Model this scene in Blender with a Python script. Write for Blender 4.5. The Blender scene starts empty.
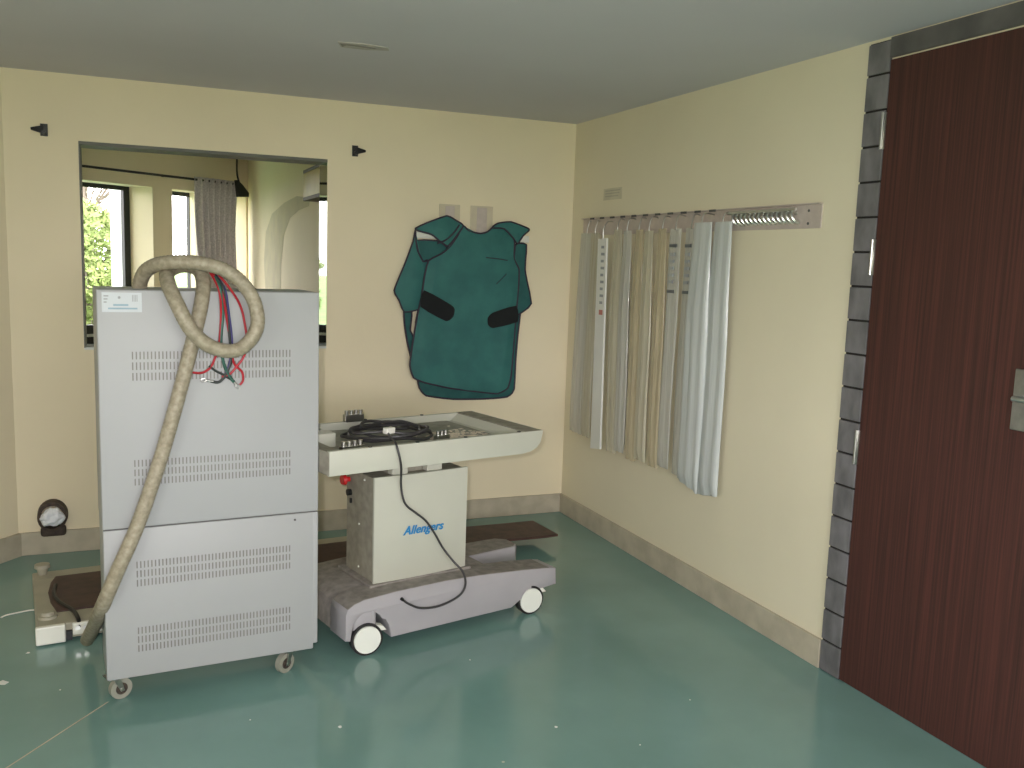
import bpy, bmesh, math, random
from mathutils import Vector, Matrix, noise
random.seed(7)
C = bpy.context.scene.collection
PI = math.pi
# ------------------------------------------------------------------ camera (solved from the room's vanishing lines)
CAM = Vector((0, 0, 1.7))
FPX = 913.86
RV = Vector((0.9226, -0.3843, 0.0329)); UV = Vector((0.0205, 0.1343, 0.9907)); FV = Vector((0.3851, 0.9133, -0.1318))
RV.normalize(); FV = (FV - RV * FV.dot(RV)).normalized(); UV = RV.cross(FV)
cd = bpy.data.cameras.new('camera'); cam = bpy.data.objects.new('camera', cd); C.objects.link(cam)
cam.matrix_world = Matrix(((RV.x, UV.x, -FV.x, CAM.x), (RV.y, UV.y, -FV.y, CAM.y), (RV.z, UV.z, -FV.z, CAM.z), (0, 0, 0, 1)))
cd.sensor_width = 36; cd.lens = FPX / 1024 * 36; cd.clip_end = 400; cd.clip_start = .02
bpy.context.scene.camera = cam
D, XR, XL, H = 5.554, 2.74, -0.588, 2.614       # back wall, right wall, left wall, ceiling


def ray(px): return FV + RV * ((px[0] - 512) / FPX) + UV * ((384 - px[1]) / FPX)
def hit(px, n, k):
    d = ray(px); n = Vector(n); return CAM + d * ((k - CAM.dot(n)) / d.dot(n))
def onback(px, off=0): return hit(px, (0, 1, 0), D - off)
def onright(px, off=0): return hit(px, (1, 0, 0), XR - off)
def onz(px, z=0): return hit(px, (0, 0, 1), z)

# ------------------------------------------------------------------ materials
def lin(c):
    return tuple(((v / 255) / 12.92 if v / 255 <= .04045 else ((v / 255 + .055) / 1.055) ** 2.4) for v in c)
def mat(name, rgb, rough=.6, metal=0, var=.06, scale=8, bump=0, bscale=60, spec=.5, coat=0, alpha=1, trans=0, ior=1.45, rgb2=None, stretch=None, lo=.35, hi=.65):
    m = bpy.data.materials.new(name); m.use_nodes = True
    nt = m.node_tree; b = nt.nodes['Principled BSDF']
    tc = nt.nodes.new('ShaderNodeTexCoord'); mp = nt.nodes.new('ShaderNodeMapping')
    nt.links.new(tc.outputs['Object'], mp.inputs[0])
    if stretch: mp.inputs['Scale'].default_value = stretch
    nz = nt.nodes.new('ShaderNodeTexNoise'); nz.inputs['Scale'].default_value = scale; nz.inputs['Detail'].default_value = 5
    nt.links.new(mp.outputs[0], nz.inputs['Vector'])
    cr = nt.nodes.new('ShaderNodeValToRGB')
    a = lin(rgb); c2 = lin(rgb2) if rgb2 else tuple(v * (1 - 2 * var) for v in a)
    cr.color_ramp.elements[0].position = lo; cr.color_ramp.elements[1].position = hi
    cr.color_ramp.elements[0].color = (*c2, 1); cr.color_ramp.elements[1].color = (*a, 1)
    nt.links.new(nz.outputs[0], cr.inputs[0]); nt.links.new(cr.outputs[0], b.inputs['Base Color'])
    b.inputs['Roughness'].default_value = rough; b.inputs['Metallic'].default_value = metal
    b.inputs['Specular IOR Level'].default_value = spec; b.inputs['Coat Weight'].default_value = coat
    b.inputs['Alpha'].default_value = alpha; b.inputs['Transmission Weight'].default_value = trans; b.inputs['IOR'].default_value = ior
    if bump:
        n2 = nt.nodes.new('ShaderNodeTexNoise'); n2.inputs['Scale'].default_value = bscale; n2.inputs['Detail'].default_value = 4
        nt.links.new(mp.outputs[0], n2.inputs['Vector'])
        bp = nt.nodes.new('ShaderNodeBump'); bp.inputs['Strength'].default_value = bump; bp.inputs['Distance'].default_value = .01
        nt.links.new(n2.outputs[0], bp.inputs['Height']); nt.links.new(bp.outputs[0], b.inputs['Normal'])
    return m

M = {}
M['wall'] = mat('cream_paint', (234, 223, 194), .75, var=.03, scale=1.3, bump=.06, bscale=40, spec=.25)
M['wall_r'] = mat('cream_paint_right', (226, 218, 192), .55, var=.03, scale=1.3, bump=.06, bscale=30, spec=.35)
M['ceil'] = mat('ceiling_paint', (210, 209, 214), .9, var=.03, scale=.8, spec=.1)
M['base'] = mat('kota_skirting', (188, 180, 160), .55, var=.12, scale=9, rgb2=(172, 164, 145))
M['stone'] = mat('grey_stone', (122, 120, 122), .45, scale=14, rgb2=(96, 95, 96), stretch=(1, 1, .5), bump=.1)
M['stone_top'] = mat('dark_stone', (102, 99, 97), .4, scale=7, rgb2=(80, 78, 77))
M['grout'] = mat('dark_grout', (40, 38, 36), .8)
M['cab'] = mat('powder_coat_white', (164, 166, 167), .45, var=.015, scale=3, bump=.02, bscale=300)
M['cab_dark'] = mat('cabinet_underframe', (120, 116, 112), .5)
M['slot'] = mat('vent_slot_shade', (132, 130, 126), .8)
M['seam'] = mat('panel_seam', (92, 92, 90), .8)
M['label'] = mat('paper_label', (196, 202, 206), .5, var=.01)
M['print'] = mat('label_print', (158, 162, 164), .6)
M['printb'] = mat('label_print_blue', (150, 176, 190), .6)
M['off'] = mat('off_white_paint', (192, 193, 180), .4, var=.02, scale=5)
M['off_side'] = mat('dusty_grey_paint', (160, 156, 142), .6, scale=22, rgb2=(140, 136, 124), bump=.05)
M['lilac'] = mat('grey_lilac_paint', (166, 163, 167), .5, var=.03, scale=5)
M['dust'] = mat('dusty_deck', (150, 144, 138), .75, scale=26, rgb2=(126, 121, 117), bump=.08)
M['tray_in'] = mat('dusty_tray_floor', (160, 160, 148), .7, scale=18, rgb2=(140, 141, 130), bump=.08)
M['disc'] = mat('white_hub', (228, 230, 222), .4, var=.01)
M['tyre'] = mat('black_rubber', (36, 34, 36), .6)
M['steel'] = mat('zinc_steel', (190, 190, 186), .28, 1, var=.08, scale=30)
M['chrome'] = mat('polished_steel', (228, 230, 226), .3, 1, var=.03)
M['red'] = mat('red_plastic', (200, 36, 40), .35)
M['black'] = mat('black_plastic', (22, 24, 26), .4)
M['cord'] = mat('black_cord', (60, 59, 60), .45)
M['blue'] = mat('blue_paint', (38, 130, 190), .5)
M['teal'] = mat('teal_nylon', (56, 112, 108), .62, scale=7, rgb2=(48, 100, 98), bump=.35, bscale=14, spec=.3)
M['teal_d'] = mat('teal_nylon_lining', (50, 100, 98), .68, scale=9, rgb2=(42, 86, 86), bump=.3, bscale=16, spec=.25)
M['piping'] = mat('plum_piping', (54, 44, 60), .6)
M['velcro'] = mat('black_velcro', (18, 22, 24), .85)
M['hose'] = mat('galvanised_conduit', (166, 158, 138), .5, .05, scale=55, rgb2=(140, 132, 112), bump=.15, bscale=140)
M['wire_r'] = mat('red_wire', (176, 30, 44), .4); M['wire_g'] = mat('green_wire', (44, 92, 80), .4)
M['wire_b'] = mat('blue_wire', (64, 60, 120), .4); M['wire_k'] = mat('black_wire', (46, 52, 50), .5)
M['brown'] = mat('dark_brown_board', (84, 62, 56), .5, scale=16, rgb2=(64, 48, 44), spec=.3)
M['beige'] = mat('beige_metal', (170, 166, 148), .5, var=.06, scale=10)
M['white'] = mat('white_plastic', (232, 232, 222), .35, var=.02)
M['rack'] = mat('brushed_rack_steel', (196, 184, 176), .4, .1, var=.05, scale=30)
M['wood'] = None
M['fr'] = mat('dark_window_frame', (30, 34, 34), .45)
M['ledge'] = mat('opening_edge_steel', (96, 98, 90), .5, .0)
M['curt'] = mat('lace_curtain', (224, 218, 220), .9, scale=60, rgb2=(196, 191, 194), bump=.4, bscale=90, spec=.1)
M['jamb'] = mat('glass_edge', (170, 178, 168), .03, 1, var=.01)
M['ac'] = mat('aged_plastic', (198, 184, 104), .5)
M['ac_d'] = mat('brown_louvre', (70, 58, 42), .6)
M['plaster'] = mat('bare_plaster_stain', (196, 188, 164), .9, scale=7, rgb2=(206, 198, 168))
M['leaf'] = mat('leaf_green', (138, 152, 92), .7, scale=.8, rgb2=(104, 120, 68), spec=.2)
M['leaf2'] = mat('leaf_dark_green', (104, 120, 84), .7, scale=.8, rgb2=(78, 94, 62), spec=.2)
M['bark'] = mat('grey_bark', (122, 112, 100), .9)
M['grass'] = mat('meadow_grass', (96, 122, 52), .9, scale=2, rgb2=(70, 96, 40))
M['exwhite'] = mat('white_wash', (228, 232, 228), .8)
M['ring'] = mat('rusty_pipe_collar', (78, 66, 56), .7, scale=40, rgb2=(54, 46, 42))
M['bag'] = mat('pale_blue_plastic', (232, 236, 242), .3, var=.03, scale=30, bump=.3, bscale=40)
M['wheel'] = mat('grey_castor_rubber', (150, 150, 138), .4)
M['fade'] = mat('faint_sticker', (206, 200, 176), .6); M['fadeprint'] = mat('faint_print', (184, 178, 160), .7)
M['patch'] = mat('old_mount_patch', (190, 186, 180), .9); M['patch_d'] = mat('mount_remnant', (150, 146, 138), .9)

def pouch_mat(name, rgb, alpha, rough=.25, rgb2=None):
    return mat(name, rgb, rough, scale=9, rgb2=rgb2 or tuple(int(v * .82) for v in rgb), stretch=(1, 22, .35), alpha=alpha, bump=.25, bscale=5, coat=.4)
M['p_grey'] = pouch_mat('grey_sleeve', (222, 222, 214), .62, .35, (198, 196, 186))
M['p_clear'] = pouch_mat('clear_sleeve', (226, 222, 202), .6, .3, (202, 194, 168))
M['p_tan'] = pouch_mat('amber_sleeve', (224, 212, 182), .62, .32, (198, 184, 152))
M['p_white'] = pouch_mat('milky_sleeve', (212, 217, 215), .85, .3, (200, 205, 203))
M['card'] = mat('white_card', (230, 230, 224), .6, var=.01)
M['mark'] = mat('sleeve_marking', (104, 108, 108), .6); M['markr'] = mat('pink_marking', (200, 130, 120), .6)

# wood door: vertical reddish grain
def wood():
    m = bpy.data.materials.new('rosewood_laminate'); m.use_nodes = True; nt = m.node_tree; b = nt.nodes['Principled BSDF']
    tc = nt.nodes.new('ShaderNodeTexCoord'); mp = nt.nodes.new('ShaderNodeMapping'); mp.inputs['Scale'].default_value = (1, 40, .4)
    nz = nt.nodes.new('ShaderNodeTexNoise'); nz.inputs['Scale'].default_value = 2.6; nz.inputs['Detail'].default_value = 9; nz.inputs['Roughness'].default_value = .62
    cr = nt.nodes.new('ShaderNodeValToRGB'); e = cr.color_ramp.elements
    e[0].position = .3; e[0].color = (*lin((54, 37, 33)), 1); e[1].position = .72; e[1].color = (*lin((90, 53, 47)), 1)
    k = cr.color_ramp.elements.new(.5); k.color = (*lin((72, 45, 40)), 1)
    nt.links.new(tc.outputs['Object'], mp.inputs[0]); nt.links.new(mp.outputs[0], nz.inputs['Vector']); nt.links.new(nz.outputs[0], cr.inputs[0])
    nt.links.new(cr.outputs[0], b.inputs['Base Color']); b.inputs['Roughness'].default_value = .5; b.inputs['Specular IOR Level'].default_value = .25
    return m
M['wood'] = wood()

# floor: polished teal resin with hairline scratches and a few pale flecks
def floor_mat():
    m = bpy.data.materials.new('teal_resin_floor'); m.use_nodes = True; nt = m.node_tree; b = nt.nodes['Principled BSDF']; L = nt.links
    tc = nt.nodes.new('ShaderNodeTexCoord')
    nz = nt.nodes.new('ShaderNodeTexNoise'); nz.inputs['Scale'].default_value = 1.6; nz.inputs['Detail'].default_value = 6
    L.new(tc.outputs['Object'], nz.inputs['Vector'])
    cr = nt.nodes.new('ShaderNodeValToRGB'); cr.color_ramp.elements[0].position = .35; cr.color_ramp.elements[1].position = .7
    cr.color_ramp.elements[0].color = (*lin((112, 146, 140)), 1); cr.color_ramp.elements[1].color = (*lin((123, 158, 152)), 1)
    L.new(nz.outputs[0], cr.inputs[0])
    v = nt.nodes.new('ShaderNodeTexVoronoi'); v.inputs['Scale'].default_value = 2.3; L.new(tc.outputs['Object'], v.inputs['Vector'])
    lt = nt.nodes.new('ShaderNodeMath'); lt.operation = 'LESS_THAN'; lt.inputs[1].default_value = .022; L.new(v.outputs['Distance'], lt.inputs[0])
    mx = nt.nodes.new('ShaderNodeMixRGB'); mx.inputs[2].default_value = (*lin((190, 190, 175)), 1)
    L.new(lt.outputs[0], mx.inputs[0]); L.new(cr.outputs[0], mx.inputs[1]); L.new(mx.outputs[0], b.inputs['Base Color'])
    b.inputs['Roughness'].default_value = .13; b.inputs['Specular IOR Level'].default_value = .45
    n2 = nt.nodes.new('ShaderNodeTexNoise'); n2.inputs['Scale'].default_value = 3; L.new(tc.outputs['Object'], n2.inputs['Vector'])
    bp = nt.nodes.new('ShaderNodeBump'); bp.inputs['Strength'].default_value = .04; bp.inputs['Distance'].default_value = .02
    L.new(n2.outputs[0], bp.inputs['Height']); L.new(bp.outputs[0], b.inputs['Normal'])
    return m
M['floor'] = floor_mat()

# ------------------------------------------------------------------ mesh helpers
class MB:
    def __init__(s): s.bm = bmesh.new()
    def box(s, a, b, bev=0, seg=2, mx=None):
        a = Vector(a); b = Vector(b); c = (a + b) / 2; d = b - a
        t = Matrix.Translation(c) @ Matrix.Diagonal((abs(d.x), abs(d.y), abs(d.z), 1))
        if mx: t = mx @ t
        r = bmesh.ops.create_cube(s.bm, size=1, matrix=t)
        if bev:
            es = list({e for v in r['verts'] for e in v.link_edges})
            bmesh.ops.bevel(s.bm, geom=es, offset=bev, segments=seg, affect='EDGES', profile=.5)
        return s
    def cyl(s, p, q, r1, r2=None, n=24, caps=True):
        p = Vector(p); q = Vector(q); d = q - p
        t = Matrix.Translation((p + q) / 2) @ d.to_track_quat('Z', 'Y').to_matrix().to_4x4()
        bmesh.ops.create_cone(s.bm, cap_ends=caps, segments=n, radius1=r1, radius2=r1 if r2 is None else r2, depth=d.length, matrix=t); return s
    def sph(s, p, r, sc=(1, 1, 1), u=16, v=10):
        bmesh.ops.create_uvsphere(s.bm, u_segments=u, v_segments=v, radius=r, matrix=Matrix.Translation(p) @ Matrix.Diagonal((*sc, 1))); return s
    def prism(s, pts, off, bev=0):
        """closed outline of 3D points pushed along vector off"""
        off = Vector(off)
        a = [s.bm.verts.new(p) for p in pts]; b = [s.bm.verts.new(Vector(p) + off) for p in pts]
        n = len(pts); fs = [s.bm.faces.new(a[::-1]), s.bm.faces.new(b)]
        for i in range(n): fs.append(s.bm.faces.new((a[i], a[(i + 1) % n], b[(i + 1) % n], b[i])))
        bmesh.ops.recalc_face_normals(s.bm, faces=fs)
        if bev:
            es = list(fs[0].edges) + list(fs[1].edges)
            bmesh.ops.bevel(s.bm, geom=es, offset=bev, segments=2, affect='EDGES', profile=.5, clamp_overlap=True)
        return s
    def tube(s, pts, r, n=10, sub=8, ring=0, closed=False):
        P = [Vector(p) for p in pts]; Q = []
        m = len(P); rng = m if closed else m - 1
        for i in range(rng):
            if closed: p0, p1, p2, p3 = P[i - 1], P[i], P[(i + 1) % m], P[(i + 2) % m]
            else: p0, p1, p2, p3 = P[max(i - 1, 0)], P[i], P[i + 1], P[min(i + 2, m - 1)]
            for k in range(sub):
                t = k / sub
                Q.append(.5 * ((2 * p1) + (p2 - p0) * t + (2 * p0 - 5 * p1 + 4 * p2 - p3) * t * t + (3 * p1 - p0 - 3 * p2 + p3) * t ** 3))
        if not closed: Q.append(P[-1])
        if ring:                                       # resample evenly for corrugation
            R = [Q[0]]; step = ring / 2; acc = 0
            for a, b in zip(Q, Q[1:]):
                L = (b - a).length; d = step - acc
                while d <= L: R.append(a.lerp(b, d / L)); d += step
                acc = L - (d - step)
            Q = R
        rings = []; T0 = (Q[1] - Q[0]).normalized(); up = T0.orthogonal().normalized()
        nq = len(Q)
        for i, q in enumerate(Q):
            if closed: T = (Q[(i + 1) % nq] - Q[i - 1]).normalized()
            else: T = (Q[min(i + 1, nq - 1)] - Q[max(i - 1, 0)]).normalized()
            up = (up - T * up.dot(T)).normalized(); sd = T.cross(up)
            rr = r * (1 if not ring or i % 2 else .93)
            rings.append([s.bm.verts.new(q + (up * math.cos(2 * PI * k / n) + sd * math.sin(2 * PI * k / n)) * rr) for k in range(n)])
        for i in range(nq if closed else nq - 1):
            A, B = rings[i], rings[(i + 1) % nq]
            for k in range(n): s.bm.faces.new((A[k], A[(k + 1) % n], B[(k + 1) % n], B[k]))
        if not closed: s.bm.faces.new(rings[0][::-1]); s.bm.faces.new(rings[-1])
        return s
    def build(s, name, m, parent=None, smooth=False, mods=None, world=None):
        me = bpy.data.meshes.new(name); bmesh.ops.recalc_face_normals(s.bm, faces=s.bm.faces[:]); s.bm.to_mesh(me); s.bm.free()
        o = bpy.data.objects.new(name, me); C.objects.link(o); me.materials.append(m)
        if smooth:
            for p in me.polygons: p.use_smooth = True
            try: me.set_sharp_from_angle(angle=math.radians(38))
            except Exception: pass
        if parent: o.parent = parent
        return o
def tag(o, label=None, cat=None, group=None, kind=None):
    if label: o['label'] = label
    if cat: o['category'] = cat
    if group: o['group'] = group
    if kind: o['kind'] = kind
    return o
def thing(name, label, cat, loc=(0, 0, 0), rz=0, group=None):
    o = bpy.data.objects.new(name, None); C.objects.link(o); o.location = loc; o.rotation_euler = (0, 0, rz); o.empty_display_size = .1
    return tag(o, label, cat, group)
def world_parent(o, parent):
    """keep the world-space mesh where it is while hanging it under an unrotated or rotated Empty"""
    o.parent = parent
    q = parent
    mx = Matrix.Translation(q.location) @ q.rotation_euler.to_matrix().to_4x4()
    o.data.transform(mx.inverted()); return o
def struct(name, mb, m): return tag(mb.build(name, m), kind='structure')

# ------------------------------------------------------------------ room shell
T = .20
Y0 = -2.2                                              # rear wall
O = [onback((79, 142)), onback((328, 160)), onback((326, 345)), onback((83, 346))]
ox0, ox1 = -0.232, 1.106; oz0, oz1 = 1.155, 2.27
struct('floor', MB().box((-3.2, Y0 - .2, -.12), (3.0, 12.2, 0)), M['floor'])
HF = 3.3
struct('ceiling', MB().box((-3.2, Y0 - .2, H), (3.0, D + T, H + .15)), M['ceil'])
struct('ceiling_control_room', MB().box((-3.2, D + T, HF), (3.0, 12.2, HF + .15)), M['ceil'])
struct('wall_back_upper', MB().box((-3.2, D + T - .02, H + .15), (3.0, D + T, HF)), M['wall'])
w = MB()
w.box((XL - 1.82, D + .011, 0), (XL, D + T, H)).box((XL, D, 0), (ox0, D + T, H)).box((ox1, D, 0), (XR + .2, D + T, H)).box((ox0, D, 0), (ox1, D + T, oz0)).box((ox0, D, oz1), (ox1, D + T, H))
struct('wall_back', w, M['wall'])
lw = [(XL, D), (XL - 1.62, D - 1.93), (XL - 1.62, Y0), (XL - 1.82, Y0), (XL - 1.82, D + .01), (XL, D + .01)]
lx = XL - 1.62; ly0, ly1 = -1.4, .5  # span of an unseen left window, added to let in more daylight
w = MB().prism([(XL, D, 0), (lx, D - 1.93, 0), (lx - .2, D - 1.93, 0), (lx - .2, D + .01, 0), (XL, D + .01, 0)], (0, 0, H))
w.box((lx - .2, ly1, 0), (lx, D - 1.93, H)).box((lx - .2, Y0, 0), (lx, ly0, H)).box((lx - .2, ly0, 0), (lx, ly1, .9)).box((lx - .2, ly0, 2.25), (lx, ly1, H))
struct('wall_left', w, M['wall'])
# right wall with its door opening
dy0, dy1, dz1 = 1.78, 2.826, 2.525                       # door leaf opening
w = MB(); w.box((XR, dy1, 0), (XR + .2, D, H)).box((XR, Y0, 0), (XR + .2, dy0, H)).box((XR, dy0, dz1), (XR + .2, dy1, H))
struct('wall_right', w, M['wall_r'])
# rear wall (behind the camera) with an unseen window, added and widened for fill daylight
rx0, rx1, rz0, rz1 = -.9, 2.4, .85, 2.3
w = MB(); w.box((XL - 1.82, Y0 - .2, 0), (rx0, Y0, H)).box((rx1, Y0 - .2, 0), (XR + .2, Y0, H)).box((rx0, Y0 - .2, 0), (rx1, Y0, rz0)).box((rx0, Y0 - .2, rz1), (rx1, Y0, H))
struct('wall_rear', w, M['wall'])
# skirting
bh, bt = .128, .016
w = MB().box((XL + .01, D - bt, 0), (XR - bt, D, bh), .002)
struct('baseboard_back', w, M['base'])
struct('baseboard_right', MB().box((XR - bt, 2.945, 0), (XR, D, bh), .002), M['base'])
struct('baseboard_left', MB().prism([(XL, D, 0), (XL - 1.62, D - 1.93, 0), (XL - 1.608, D - 1.94, 0), (XL + .016, D - .014, 0)], (0, 0, bh)), M['base'])
# stone door surround: jamb of stacked stone pieces, head band; grout lines are the joints
jz = [0, .12, .262, .40, .54, .68, .82, .955, 1.09]
w = MB(); z = 0.0
k = 0
while z < 2.6:
    z1 = min(z + .1375, 2.6); w.box((XR - .014, 2.826, z + .0045), (XR, 2.940, z1 - .0045), .0015); z = z1
j = struct('door_1_jamb', w, M['stone'])
struct('trim_1', MB().box((XR - .008, 2.828, 0), (XR, 2.938, 2.6)), M['grout'])
struct('trim_2', MB().box((XR - .016, 1.68, 2.53), (XR, 2.826, 2.606), .002), M['stone_top'])
w = MB(); z = 0
while z < 2.6:
    z1 = min(z + .1375, 2.6); w.box((XR - .014, 1.672, z + .003), (XR, 1.782, z1 - .003), .0015); z = z1
struct('trim_3', w, M['stone'])
struct('trim_4', MB().box((XR + .001, 2.80, 0), (XR + .06, 2.826, 2.525)).box((XR + .001, 1.782, 0), (XR + .06, 1.81, 2.525)), M['stone_top'])
dr = thing('door', 'dark reddish brown wood grained door in the grey stone surround', 'door', (XR, 2.31, 0))
L = lambda o: world_parent(o, dr)
L(MB().box((XR - .012, 1.79, .006), (XR + .03, 2.822, 2.522), .002).build('door_leaf', M['wood']))
for zc in (2.255, 1.767, 1.0):
    hg = MB().box((XR - .017, 2.818, zc - .07), (XR - .011, 2.842, zc + .07), .001)
    hg.cyl((XR - .02, 2.83, zc - .07), (XR - .02, 2.83, zc + .07), .006, n=12)
    L(hg.build('hinge', M['steel'], smooth=True))
hp = L(MB().box((XR - .02, 2.06, 1.2), (XR - .012, 2.142, 1.405), .003).build('handle_plate', M['steel']))
world_h = MB().cyl((XR - .02, 2.10, 1.31), (XR - .065, 2.10, 1.31), .010, n=16).cyl((XR - .062, 2.108, 1.31), (XR - .062, 2.0, 1.31), .009, n=16).build('lever_handle', M['chrome'], smooth=True)
L(world_h)

# ------------------------------------------------------------------ opening in the back wall
ft = .006
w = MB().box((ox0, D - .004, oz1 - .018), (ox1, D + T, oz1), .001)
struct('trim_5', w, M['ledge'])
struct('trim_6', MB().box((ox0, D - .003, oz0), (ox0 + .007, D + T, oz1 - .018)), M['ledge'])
struct('trim_7', MB().box((ox0, D - .002, oz0 - .012), (ox1, D + T, oz0 + .002)), M['exwhite'])
struct('trim_8', MB().prism([(ox1, D + .002, oz0 + .002), (ox1 - .001, D + .002, oz0 + .002), (ox1 - .0075, D + T, oz0 + .002), (ox1, D + T, oz0 + .002)], (0, 0, oz1 - .02 - oz0)), M['jamb'])

# ------------------------------------------------------------------ far room
PX = 1.35
r0 = ray((248, 230)); K = Vector((PX, PX * r0.y / r0.x, 0))
ang = math.radians(37.66); dd = Vector((math.cos(ang), math.sin(ang), 0)); nn = Vector((-dd.y, dd.x, 0))
FW = Matrix(((dd.x, nn.x, 0, K.x), (dd.y, nn.y, 0, K.y), (0, 0, 1, 0), (0, 0, 0, 1)))      # local (s, t, z) -> world
def fwbox(mb, a, b, bev=0): return mb.box(a, b, bev, mx=FW)
struct('wall_partition', MB().box((PX, D + T, 0), (PX + .15, K.y + .3, HF)), M['wall'])
struct('wall_control_left', MB().box((-2.2, D + T, 0), (-2.05, 9.9, HF)), M['wall'])
wz0, wz1 = .69, 2.375
wins = [(-2.85, -1.377), (-1.118, -.635), (-.42, -.03)]
w = MB(); t1 = .34
cuts = [-4.3] + [v for ab in wins for v in ab] + [.1]
for i in range(0, len(cuts), 2): fwbox(w, (cuts[i], 0, 0), (cuts[i + 1], t1, HF))
for a, b in wins: fwbox(w, (a, 0, 0), (b, t1, wz0)); fwbox(w, (a, 0, wz1), (b, t1, HF))
w.prism([FW @ Vector((s_, t_, wz0)) for s_, t_ in ((-1.377, 0), (-1.377, t1), (-1.45, t1), (-1.45, t1 - .06))], (0, 0, wz1 - wz0))
struct('wall_exterior', w, M['wall'])
for i, (a, b) in enumerate(wins):
    w = MB(); y0, y1 = t1 - .06, t1 - .01; b_ = b; fs = .03
    if i == 0: b_ = -1.45; fs = .075
    if i == 1: fs = .006
    fwbox(w, (a, y0, wz0), (b_, y1, wz0 + .21)); fwbox(w, (a, y0, wz1 - .045), (b_, y1, wz1)); fwbox(w, (a, y0, wz0 + .21), (a + .03, y1, wz1 - .045)); fwbox(w, (b_ - fs, y0, wz0 + .21), (b_, y1, wz1 - .045))
    wb_ = MB(); fwbox(wb_, (a, y0 - .004, wz0 + .085), (b_, y0, wz0 + .115)); struct('window_%d_rail' % (i + 1), wb_, M['exwhite'])
    struct('window_%d_frame' % (i + 1), w, M['fr'])
    w = MB(); fwbox(w, (a, .0, wz0 - .03), (b, t1 - .07, wz0)); struct('trim_%d' % (9 + i), w, M['stone_top'])

# stained patch on the partition, raised rough plaster
pts = []
for px in ((268, 345), (266, 300), (264, 260), (266, 232), (272, 214), (284, 203), (297, 196), (310, 198), (309, 206), (299, 210), (290, 218), (284, 235), (281, 265), (281, 300), (282, 345)):
    h = hit(px, (1, 0, 0), PX - .001); pts.append(Vector((PX - .0025, h.y, h.z)))
tag(MB().prism(pts, (.0022, 0, 0)).build('plaster_patch', M['plaster']), 'grey arching stain of rough plaster on the wall behind the opening', 'plaster patch')
# air conditioner
ac = thing('air_conditioner', 'yellowed wall air conditioner seen past the right edge of the opening', 'air conditioner', (PX, 6.31, 2.2))
az1 = hit((310, 168), (1, 0, 0), 1.16).z; az0 = hit((310, 198), (1, 0, 0), 1.16).z
L = lambda o: world_parent(o, ac)
L(MB().box((PX - .185, 5.9, az0), (PX, 6.72, az1), .02, 3).build('housing', M['ac'], smooth=True))
L(MB().box((PX - .188, 5.92, az0 - .008), (PX - .03, 6.70, az0 + .018), .004).build('louvre', M['ac_d']))
L(MB().box((PX - .188, 5.92, az1 - .018), (PX - .01, 6.70, az1 + .006), .004).build('intake_grille', M['ac_d']))
# curtain rod and curtain
z_r = 2.50
def fw(s, t, z): return FW @ Vector((s, t, z))
rod = thing('curtain_rod', 'thin dark curtain rod running above the far windows', 'curtain rod', fw(-1.5, -.1, z_r))
L = lambda o: world_parent(o, rod)
L(MB().cyl(fw(-2.9, -.1, z_r), fw(-.25, -.1, z_r), .013, n=12).build('rod', M['fr'], smooth=True))
for s_ in (-2.85, -1.25, -.28):
    L(MB().cyl(fw(s_, -.1, z_r), fw(s_, 0, z_r), .008, n=8).build('bracket', M['fr']))
bm = MB(); rows, cols = 26, 70
grid = []
for i in range(rows + 1):
    z = z_r + .03 - (z_r + .03 - .75) * i / rows; row = []
    wd = .62 - .08 * math.sin(i / rows * PI) ; s0 = -.90 + .06 * (i / rows)
    for j in range(cols + 1):
        u = j / cols; amp = .035 + .02 * i / rows
        row.append(bm.bm.verts.new(fw(s0 + wd * u, -.12 + amp * math.sin(u * 2 * PI * 7 + .5 * math.sin(i * .3)), z)))
    grid.append(row)
for i in range(rows):
    for j in range(cols): bm.bm.faces.new((grid[i][j], grid[i][j + 1], grid[i + 1][j + 1], grid[i + 1][j]))
cu = bm.build('curtain', M['curt'], smooth=True); sm = cu.modifiers.new('s', 'SOLIDIFY'); sm.thickness = .004
tag(cu, 'grey lace curtain gathered between the far windows', 'curtain')
# cable dropping from the ceiling with a dark end
cb = thing('ceiling_cable', 'thin dark cable dropping from the ceiling beside the lace curtain', 'cable', fw(-.27, -.25, 2.4))
L = lambda o: world_parent(o, cb)
def fp(px, t=-.3): return hit(px, nn, nn.dot(K) + t)
c0 = fp((237, 150)); L(MB().tube([Vector((c0.x, c0.y, HF)), c0, fp((237, 172)), fp((239, 182))], .011, 8).build('lead', M['fr'], smooth=True))
L(MB().prism([fp(q) for q in ((238, 180), (243, 185), (249, 193), (249, 197), (240, 197))], nn * .06).build('lamp_holder', M['fr']))

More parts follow.
